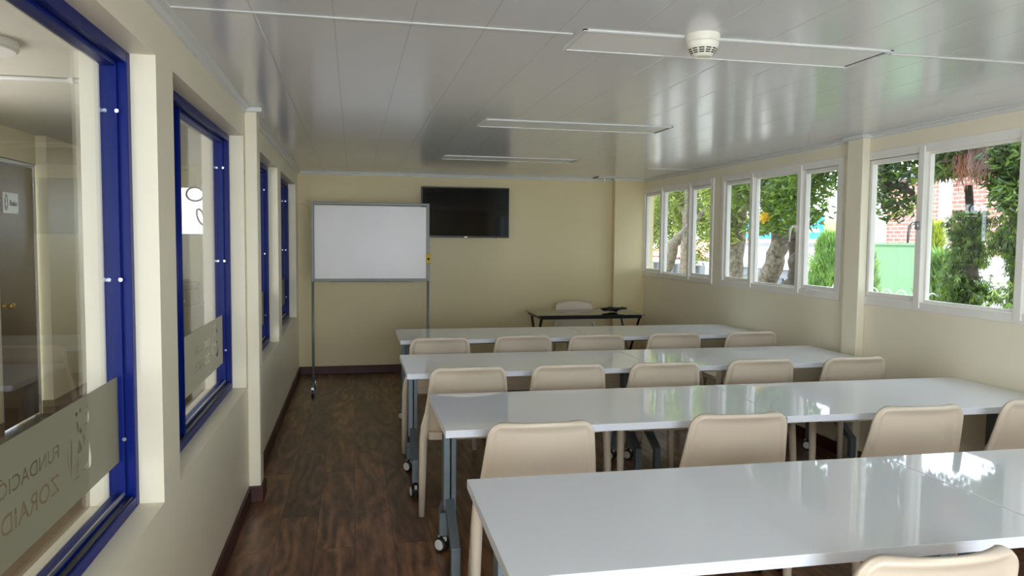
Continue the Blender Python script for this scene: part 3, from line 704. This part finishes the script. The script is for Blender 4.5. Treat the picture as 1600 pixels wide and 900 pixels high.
# ------------------------------------------------------------------ outside
MB().box(RO, 60, -20, 60, -1.26, -1.2).build('ground', M['ground'], kind='structure')
MB().box(-6, 3, 9.6, 30, -1.26, -1.2).build('ground_back', M['ground'], kind='structure')
MB().box(RO, RO + .09, 8.50, 8.66, -1.2, 2.6).build('wall_outside_fin', M['white_out'], kind='structure')

def leaves(b, clumps, size, count, droop=.3, seed=1, stretch=1.0, shell=.5):
    rnd = random.Random(seed); bm = b.bm
    tot = sum(c[3] * c[4] * c[5] for c in clumps)
    for (cx, cy_, cz, rx, ry, rz) in clumps:
        n = max(20, int(count * rx * ry * rz / tot))
        for _ in range(n):
            d = Vector((rnd.gauss(0, 1), rnd.gauss(0, 1), rnd.gauss(0, 1))).normalized(); r = rnd.random() ** shell
            p = Vector((cx + d.x * rx * r, cy_ + d.y * ry * r, cz + d.z * rz * r))
            ax = Vector((rnd.uniform(-1, 1), rnd.uniform(-1, 1), rnd.uniform(-.7, .4) - droop)).normalized()
            sd = ax.cross(Vector((rnd.uniform(-1, 1), rnd.uniform(-1, 1), rnd.uniform(.2, 1)))).normalized(); nn = ax.cross(sd)
            L_ = size * rnd.uniform(.7, 1.25) * stretch; w_ = size * rnd.uniform(.3, .42)
            v = [bm.verts.new(q) for q in (p, p + ax * L_ * .35 + sd * w_ * .5 + nn * .01, p + ax * L_ - nn * .012, p + ax * L_ * .35 - sd * w_ * .5 + nn * .01, p + ax * L_ * .45 - nn * w_ * .12)]
            mi_ = 1 if rnd.random() < .28 else 0
            for tri in ((0, 1, 4), (1, 2, 4), (2, 3, 4), (3, 0, 4)): bm.faces.new([v[q] for q in tri]).material_index = mi_
def noisy(path, amp, seed):
    rnd = random.Random(seed); out = []
    for a, c in zip(path, path[1:]):
        for k in range(4):
            t_ = k / 4; out.append(tuple(a[i] + (c[i] - a[i]) * t_ + (rnd.uniform(-amp, amp) if 0 < k else 0) for i in range(3)))
    out.append(path[-1]); return out
def tree(name, label, base, trunk, tr, branches, clumps, leafm, size, count, bark='bark', seed=1, droop=.3, cat='tree', extra=None):
    t = empty(name, base); tag(t, label, cat); B = Vector(base)
    def loc(p): return (p[0] - B.x, p[1] - B.y, p[2] - B.z)
    b = MB(); pth = noisy([loc(p) for p in trunk], .02, seed); b.tube(pth, [tr[0] + (tr[1] - tr[0]) * k / (len(pth) - 1) for k in range(len(pth))], 14)
    b.build('trunk', M[bark], t, smooth=True)
    for k, (pp, r) in enumerate(branches):
        b = MB(); p2 = noisy([loc(p) for p in pp], .03, seed + k + 5); b.tube(p2, [r * (1 - .6 * j / (len(p2) - 1)) for j in range(len(p2))], 9)
        b.build('branch', M[bark if k % 2 == 0 else 'bark_dark'], t, smooth=True)
    b = MB(); leaves(b, [(c[0] - B.x, c[1] - B.y, c[2] - B.z, c[3], c[4], c[5]) for c in clumps], size, count, droop, seed)
    fo = b.build('foliage', M[leafm], t); fo.data.materials.append(M['leafy2' if leafm == 'leafy' else 'leafl'])
    if extra:
        b = MB(); leaves(b, [(c[0] - B.x, c[1] - B.y, c[2] - B.z, c[3], c[4], c[5]) for c in extra[0]], extra[2], extra[3], 0, seed + 99)
        b.build(extra[4], M[extra[1]], t)
    return t
G0 = -1.2
tree('slender_tree', 'slender multi-branched tree with yellow-green leaves outside the far window', (6.1, 13.2, G0),
     [(6.1, 13.2, G0), (6.05, 13.0, 0.4), (6.0, 12.85, 1.4), (6.0, 12.75, 2.4), (6.0, 12.9, 3.2)], (.11, .07),
     [([(6.0, 13.9, .7), (6.0, 13.4, 1.45), (6.0, 12.7, 1.75), (6.1, 12.1, 2.1)], .13), ([(6.0, 13.9, .8), (6.0, 13.55, 1.4), (6.0, 13.4, 1.7)], .06), ([(6.0, 12.8, 1.9), (6.1, 13.5, 2.3), (6.2, 14.3, 2.5)], .06), ([(6.0, 12.9, 2.2), (6.0, 12.3, 2.35), (6.0, 11.8, 2.2)], .06)],
     [(6.2, 14.4, 2.3, .5, .9, .6), (6.2, 13.4, 2.35, .5, .8, .55), (6.3, 12.3, 2.2, .45, .6, .45), (6.3, 14.6, 1.7, .4, .5, .35), (6.3, 12.3, 1.65, .35, .40, .33), (6.3, 13.3, 1.7, .4, .45, .3), (6.4, 13.1, 1.25, .25, .3, .16), (6.3, 15.3, 2.2, .4, .8, .7), (6.3, 15.2, 1.6, .35, .6, .35), (6.5, 14.0, 2.0, .4, .6, .5), (6.4, 12.6, 1.95, .4, .5, .3), (6.0, 12.6, 3.2, .9, 1.6, .5)],
     'leafy', .12, 13000, seed=4, bark='bark')
tree('mottled_tree', 'tree with straight mottled grey trunk at the left of the middle window', (5.6, 10.15, G0),
     [(5.6, 10.15, G0), (5.55, 10.12, .4), (5.5, 10.1, 1.0), (5.5, 10.02, 1.5), (5.45, 9.9, 2.1)], (.155, .10),
     [([(5.5, 10.0, 1.6), (5.4, 9.6, 2.1), (5.3, 9.4, 2.6)], .06), ([(5.5, 10.0, 1.7), (5.5, 10.5, 2.2)], .05)],
     [(5.4, 10.1, 2.0, .35, .42, .38), (5.4, 10.4, 2.45, .4, .5, .35), (5.3, 10.0, 1.62, .25, .25, .18), (5.6, 10.35, .98, .15, .28, .15)],
     'leafy', .11, 3600, seed=11)
tree('leaning_tree', 'large tree with thick leaning trunk behind the middle window', (5.6, 9.9, G0),
     [(5.6, 9.9, G0), (5.6, 9.75, .2), (5.5, 9.36, .85), (5.5, 9.05, 1.15), (5.5, 8.9, 1.5), (5.5, 8.95, 1.9)], (.165, .105),
     [([(5.5, 8.92, 1.6), (5.45, 8.5, 1.95), (5.3, 8.0, 2.25), (5.2, 7.4, 2.45)], .07), ([(5.5, 8.95, 1.8), (5.5, 9.3, 2.2), (5.4, 9.6, 2.5)], .08), ([(5.4, 10.2, 2.42), (5.3, 9.2, 2.38), (5.2, 8.3, 2.40), (5.1, 7.4, 2.35)], .085), ([(5.5, 8.9, 1.75), (5.3, 9.2, 1.9), (5.2, 9.5, 2.2)], .035)],
     [(5.3, 9.35, 2.25, .35, .45, .3), (5.3, 8.75, 1.85, .3, .35, .25), (5.2, 8.3, 2.1, .3, .35, .3), (5.4, 9.3, 1.72, .22, .28, .16), (5.3, 8.85, 2.35, .4, .5, .25), (5.0, 8.9, 3.0, 1.0, 1.2, .35)],
     'leaf', .115, 11000, seed=21, extra=([(5.0, 8.5, 1.80, .08, .14, .07)], 'flower', .05, 120, 'flowers'))
tree('forked_dark_tree', 'dark forked tree with broken stub at the right of the middle window', (5.6, 9.5, G0),
     [(5.6, 9.3, G0), (5.6, 9.1, .3), (5.5, 8.88, .8), (5.5, 8.55, 1.0), (5.4, 8.40, 1.25), (5.3, 8.35, 1.7), (5.2, 8.3, 2.2)], (.115, .05),
     [([(5.45, 8.42, 1.2), (5.3, 8.15, 1.33), (5.25, 8.02, 1.42)], .11), ([(5.3, 8.35, 1.6), (5.2, 7.9, 2.0), (5.1, 7.3, 2.3)], .045), ([(5.3, 8.3, 1.55), (5.1, 7.9, 1.62), (5.0, 7.4, 1.72)], .02)],
     [(5.1, 7.9, 2.2, .35, .45, .3), (5.0, 7.4, 2.3, .35, .4, .3), (5.0, 7.6, 1.85, .25, .4, .2), (5.2, 8.15, 1.78, .22, .25, .2), (5.0, 7.2, 3.0, 1.0, 1.0, .4)],
     'leaf', .11, 7500, bark='bark_dark', seed=31)
tree('overhanging_tree', 'dark leafy branch hanging into the nearest window from an overhead tree', (5.8, 7.82, G0),
     [(5.8, 7.82, G0), (5.8, 7.8, .5), (5.75, 7.74, 1.6), (5.6, 7.4, 2.5), (5.2, 6.8, 2.75)], (.09, .06),
     [([(5.3, 6.8, 2.25), (5.1, 6.35, 2.05), (5.0, 5.95, 1.95)], .06), ([(5.0, 6.4, 2.5), (4.9, 5.5, 2.35), (4.9, 4.7, 2.05), (4.9, 4.2, 2.0)], .05)],
     [(5.0, 6.3, 2.2, .3, .35, .22), (5.0, 6.15, 1.88, .25, .26, .17), (4.9, 6.4, 1.95, .2, .2, .18), (4.9, 5.7, 2.2, .3, .28, .16), (4.9, 5.4, 2.4, .4, .45, .16), (4.9, 6.0, 2.75, .9, 1.1, .3), (4.9, 4.7, 2.75, .9, .9, .3), (5.1, 5.55, 2.22, .25, .42, .16), (5.1, 5.1, 2.28, .25, .35, .16), (5.2, 5.7, 2.55, .4, .7, .22), (5.2, 4.8, 2.5, .4, .5, .22), (5.6, 5.4, 2.35, .35, .8, .25), (5.6, 6.6, 2.6, .4, .6, .25)],  # clumps above the window head are unseen, added to block sky reflected in tables
     'leafd', .095, 16000, seed=41, bark='bark_dark')
tree('pine_branch_tree', 'pine with dry brown needle tufts hanging in the nearest window', (5.1, 4.1, G0),
     [(5.1, 4.1, G0), (5.05, 4.2, .8), (4.95, 4.35, 1.6), (4.8, 4.45, 2.1), (4.7, 4.8, 2.3)], (.09, .05),
     [([(4.8, 4.5, 2.1), (4.7, 4.75, 2.2), (4.6, 5.1, 2.35), (4.6, 5.5, 2.38)], .035), ([(4.7, 4.6, 2.2), (4.6, 4.9, 2.1), (4.6, 5.2, 2.15)], .015)],
     [(4.7, 4.6, 2.15, .18, .25, .12), (4.6, 5.0, 2.3, .2, .3, .1), (4.7, 4.55, 1.85, .18, .18, .14), (4.7, 4.9, 2.55, .5, .7, .15), (4.8, 5.3, 2.15, .2, .25, .1), (4.8, 4.7, 2.0, .2, .2, .16)],
     'jun', .075, 9000, seed=51)
# dry needle tufts on that pine
b = MB(); rnd = random.Random(8)
for k in range(150):
    y = rnd.gauss(4.85, .10); x = 4.6 + rnd.uniform(-.06, .06); z = 2.2 + rnd.uniform(-.03, .05); L_ = rnd.uniform(.12, .30)
    b.tube([(x, y, z), (x + rnd.uniform(-.02, .02), y + rnd.uniform(-.03, .05), z - L_ * .5), (x + rnd.uniform(-.03, .03), y + rnd.uniform(-.05, .06), z - L_)], .0022, 3, cap=False)
nd = b.build('dry_needles', M['needle_brown'], bpy.data.objects['pine_branch_tree']); nd.location = (-5.1, -4.1, -G0)

def conifer(name, label, x, y, r, ztop, mat, seed, count=1800, weep=False):
    t = empty(name, (x, y, G0)); tag(t, label, 'conifer'); h = ztop - G0; rnd = random.Random(seed)
    MB().tube([(0, 0, 0), (0, 0, h * .9)], [.06, .015], 8).build('trunk', M['bark_dark'], t, smooth=True)
    b = MB(); bm = b.bm
    for k in range(count):
        u = rnd.random() ** .8; z = h * (.05 + .95 * u); rr = r * (1 - u ** 3.0) ** .6 * rnd.uniform(.35, 1.0) + .02; a = rnd.uniform(0, 2 * math.pi)
        p = Vector((rr * math.cos(a), rr * math.sin(a), z * .98)); o_ = Vector((math.cos(a), math.sin(a), 0))
        ax = (o_ * .35 + Vector((rnd.uniform(-.3, .3), rnd.uniform(-.3, .3), -1.0 if weep else 1.0))).normalized(); sd = ax.cross(o_ + Vector((rnd.uniform(-.6, .6), rnd.uniform(-.6, .6), 0))).normalized()
        L_ = rnd.uniform(.07, .26)
        for q in (-1, 0, 1):                       # a feathery three-fingered spray
            tip = p + ax * L_ * (1 if q == 0 else .75) + sd * q * L_ * .35; w_ = .012
            v = [bm.verts.new(w) for w in (p, (p + tip) / 2 + sd * w_ + o_ * .004, tip, (p + tip) / 2 - sd * w_)]
            bm.faces.new(v)
    b.build('foliage', M[mat], t); return t
conifer('cypress', 'pale green feathery cypress seen at the right of the middle window', 7.5, 10.75, .36, 1.62, 'cyp', 61, 2600)
conifer('cypress', 'second pale cypress partly behind the pilaster by the middle window', 7.6, 10.05, .30, 1.5, 'cyp', 62, 2600)
conifer('cypress', 'narrow yellow-green cypress left of the weeping conifer', 7.0, 7.95, .17, 1.70, 'cypy', 63, 1800)
conifer('cypress', 'bright green cypress at the left edge of the nearest large pane', 6.6, 7.35, .20, 1.35, 'cyp', 64, 2000)
def weeping(name, label, x, y, pts, seed, count):
    t = empty(name, (x, y, G0)); tag(t, label, 'conifer'); rnd = random.Random(seed)
    b = MB(); b.tube([(0, 0, 0), (0, .03, 1.2), (.02, -.02, 2.4), (0, .05, 3.2)], [.07, .06, .045, .03], 8); b.build('trunk', M['bark_dark'], t, smooth=True)
    b = MB(); bm = b.bm
    n_str = 70
    for k in range(n_str):
        cx, cy_, cz, rx, ry, rz = pts[k % len(pts)]
        top = Vector((cx - x + rnd.gauss(0, .6) * rx, cy_ - y + rnd.gauss(0, .55) * ry, cz - G0 + rz * rnd.uniform(.1, 1.25))); ln = rz * rnd.uniform(.5, 2.1); sway = Vector((rnd.uniform(-.06, .06), rnd.uniform(-.08, .08), 0))
        for m_ in range(count // n_str):
            f_ = rnd.random(); sp_ = .035 * (1.2 - f_) + .008
            p = top + sway * f_ + Vector((rnd.gauss(0, sp_), rnd.gauss(0, sp_), -ln * f_))
            ax = Vector((rnd.uniform(-.6, .6), rnd.uniform(-.6, .6), -1)).normalized(); sd = ax.cross(Vector((rnd.uniform(-1, 1), rnd.uniform(-1, 1), 0))).normalized(); L_ = rnd.uniform(.03, .08)
            mi_ = 1 if rnd.random() < .3 else 0
            for q in (-1, 0, 1):
                tip = p + ax * L_ * (1 if q == 0 else .7) + sd * q * L_ * .45
                v = [bm.verts.new(w) for w in (p, (p + tip) / 2 + sd * .006, tip, (p + tip) / 2 - sd * .006)]; bm.faces.new(v).material_index = mi_
    fo = b.build('foliage', M['jun'], t); fo.data.materials.append(M['leafl']); return t
weeping('weeping_conifer', 'dark weeping conifer hanging down the middle of the nearest large pane', 5.2, 5.48, [(5.2, 5.58, 1.15, .15, .10, .28), (5.2, 5.50, 1.42, .15, .13, .22), (5.2, 5.46, 1.05, .12, .12, .2), (5.2, 5.47, 1.60, .12, .08, .16), (5.2, 5.62, .98, .12, .07, .12)], 71, 4600)
weeping('weeping_conifer', 'dark weeping conifer at the right edge of the nearest large pane', 5.0, 4.85, [(5.0, 4.76, 1.1, .15, .10, .30), (5.0, 4.72, 1.42, .15, .13, .22), (5.0, 4.86, 1.55, .12, .10, .08), (5.0, 4.66, 1.70, .15, .12, .12)], 72, 4600)

for k, (yy, lab) in enumerate(((1.5, 'added leafy tree, out of view beside the camera, screening reflected sky'), (-2.9, 'added leafy tree, out of view behind the camera, screening reflected sky'))):
    tree('added_leafy_tree', lab, (5.6, yy, G0), [(5.6, yy, G0), (5.55, yy + .1, .6), (5.5, yy, 1.6), (5.4, yy + .1, 2.6)], (.14, .07), [([(5.5, yy, 1.5), (5.3, yy + .7, 2.1)], .05), ([(5.5, yy, 1.4), (5.4, yy - .8, 2.1)], .05)],
         [(5.4, yy, 2.2, .6, .9, .6), (5.4, yy + .8, 1.8, .4, .5, .4), (5.5, yy - .8, 1.7, .4, .6, .5), (5.3, yy, 3.0, 1.0, 1.5, .6), (5.6, yy + 1.4, 2.4, .5, .6, .6), (5.6, yy + .3, 1.3, .4, .8, .35), (5.5, yy, 3.9, 1.3, 1.6, .6), (5.6, yy + 2.0, 2.3, .45, .7, .7), (5.6, yy + 2.7, 1.8, .35, .45, .5)], 'leaf', .14, 17000, seed=80 + k)  # unseen trees, added to cut the bright sky mirrored in the tabletops

# tiled-roof house beyond the far window
def tile_roof(x0, x1, z0, z1, y0, y1, parent, pitch=.30):
    b = MB(); bm = b.bm; ny = int((y1 - y0) / pitch) * 8; rows_ = 14; G = {}
    for i in range(ny + 1):
        y = y0 + (y1 - y0) * i / ny
        for j in range(rows_ * 2 + 1):
            f_ = j / (rows_ * 2); st = .035 * (1 - (j % 2)) if j < rows_ * 2 else 0
            G[i, j] = bm.verts.new((x0 + (x1 - x0) * f_, y, z0 + (z1 - z0) * f_ + .06 * abs(math.cos(math.pi * (y - y0) / pitch)) + st))
    for i in range(ny):
        for j in range(rows_ * 2): bm.faces.new((G[i, j], G[i + 1, j], G[i + 1, j + 1], G[i, j + 1]))
    o = b.build('roof', M['roof'], parent, smooth=True); md = o.modifiers.new('solid', 'SOLIDIFY'); md.thickness = .05; return o
h = empty('tiled_house', (0, 0, 0)); tag(h, 'low house with pink clay tile roof seen through the far window', 'house')
h.location = (13, 27, G0)
MB().box(.4, 6, -3.0, 6.5, 0, 1.85).build('wall', M['white_out'], h)
r = tile_roof(0, 3.2, 1.92, 2.70, -4.0, 7.0, h)
MB().box(.05, .12, -4.0, 7.0, 1.78, 1.92).build('fascia', M['white_out'], h)
for k in range(5): MB().box(.02, .16, -3.2 + k * 2.1, -3.0 + k * 2.1, 0, 1.80).build('porch_post', M['white_out'], h)
for k in range(4): MB().box(.37, .42, -2.5 + k * 2.1, -1.3 + k * 2.1, .5, 1.7).build('window', M['win_dark'], h)
wh = empty('white_building', (12, 20.0, G0)); tag(wh, 'white building with grey lower band behind the leaning tree trunks', 'building')
MB().box(0, 4, -2.6, 2.6, 1.9, 2.62).build('wall', M['white_out'], wh)
MB().box(.2, 4, -2.5, 2.5, 0, 1.9).build('lower_wall', M['pink_out'], wh)
MB().box(.1, .2, -2.5, 2.5, 1.66, 1.92).build('beam', M['grey_out'], wh)
for k in range(3): MB().box(.14, .22, -2.1 + k * 1.6, -1.0 + k * 1.6, .7, 1.62).build('window', M['win_dark'], wh)
MB().box(-.03, 0, -2.6, 2.6, 2.56, 2.66).build('roof_edge', M['grey_out'], wh)
aw = empty('awning_building', (19.3, 33.0, G0)); tag(aw, 'building with turquoise striped awning beyond the white building', 'building')
MB().box(0, 3, -5, 4, 0, 3.6).build('wall', M['yellow_out'], aw)
MB().box(-.2, 0, -5, 4, 2.75, 3.75).build('awning', M['blue_out'], aw)
MB().box(-.22, -.2, -5, 4, 3.1, 3.25).build('awning_stripe', M['white_out'], aw)
bk = empty('brick_building', (12, 13.5, G0)); tag(bk, 'long brick building with pale columns seen through the nearest window', 'building')
MB().box(0, 4, -4.5, 2.9, 0, 4.1).build('wall', M['brick'], bk)
for y in (-3.9, -.2, 1.7): MB().box(-.08, 0, y - .14, y + .14, 0, 4.0).build('column', M['pink_out'], bk)
MB().box(-.1, 4.1, -4.6, 3.0, 4.1, 4.25).build('parapet', M['grey_out'], bk)
MB().box(-.03, .02, 2.0, 2.7, 1.9, 2.7).build('window', M['win_dark'], bk)
gw = empty('garden_wall', (10, 12.6, G0)); tag(gw, 'flat pale green painted wall in front of the brick building', 'wall')
MB().box(0, .15, -1.0, 1.1, 0, 2.65).build('wall_panel', M['green_out'], gw); MB().box(-.02, .17, -1.0, 1.1, 2.65, 2.69).build('coping', M['green_out'], gw)
MB().box(-.02, 0, -.25, .35, 1.25, 1.72).build('dark_grille', M['grey_out'], gw)
kb = empty('white_house', (11, 9.6, G0)); tag(kb, 'white rendered house wall with a grey window behind the weeping conifers', 'building')
MB().box(0, .3, -1.6, 1.9, 0, 2.45).build('wall', M['white_out'], kb); MB().box(-.03, 0, -.3, .25, 1.2, 2.1).build('window', M['grey_out'], kb)
# scroll-work railing
rl = empty('scroll_railing', (5.95, 6.3, G0)); tag(rl, 'low white wrought-iron railing with round scrolls outside the nearest window', 'railing')
b = MB(); b.tube([(0, -2.2, 1.98), (0, 2.2, 1.98)], .008, 6); b.tube([(0, -2.2, 2.22), (0, 2.2, 2.22)], .006, 6) if False else None
b.tube([(0, -2.2, .2), (0, 2.2, .2)], .012, 6); b.build('rail', M['white_frame'], rl)
b = MB()
for k in range(19):
    y = -2.1 + k * .23
    b.tube([(0, y + .085 * math.cos(a), 2.08 + .09 * math.sin(a)) for a in [q * math.pi / 10 for q in range(17)]], .008, 5)
    b.tube([(0, y + .11, .2), (0, y + .11, 2.0)], .007, 5)
b.build('scrollwork', M['white_frame'], rl, smooth=True)
# pale building seen through the hallway window
ob = empty('pale_building', (-2.2, 15.5, G0)); tag(ob, 'pale building seen through the bright hallway window', 'building')
MB().box(-3, 3, 0, 2, 0, 4.2).build('wall', M['white_out'], ob); MB().box(-.6, .3, -.05, 0, 2.5, 3.1).build('window', M['grey_out'], ob)
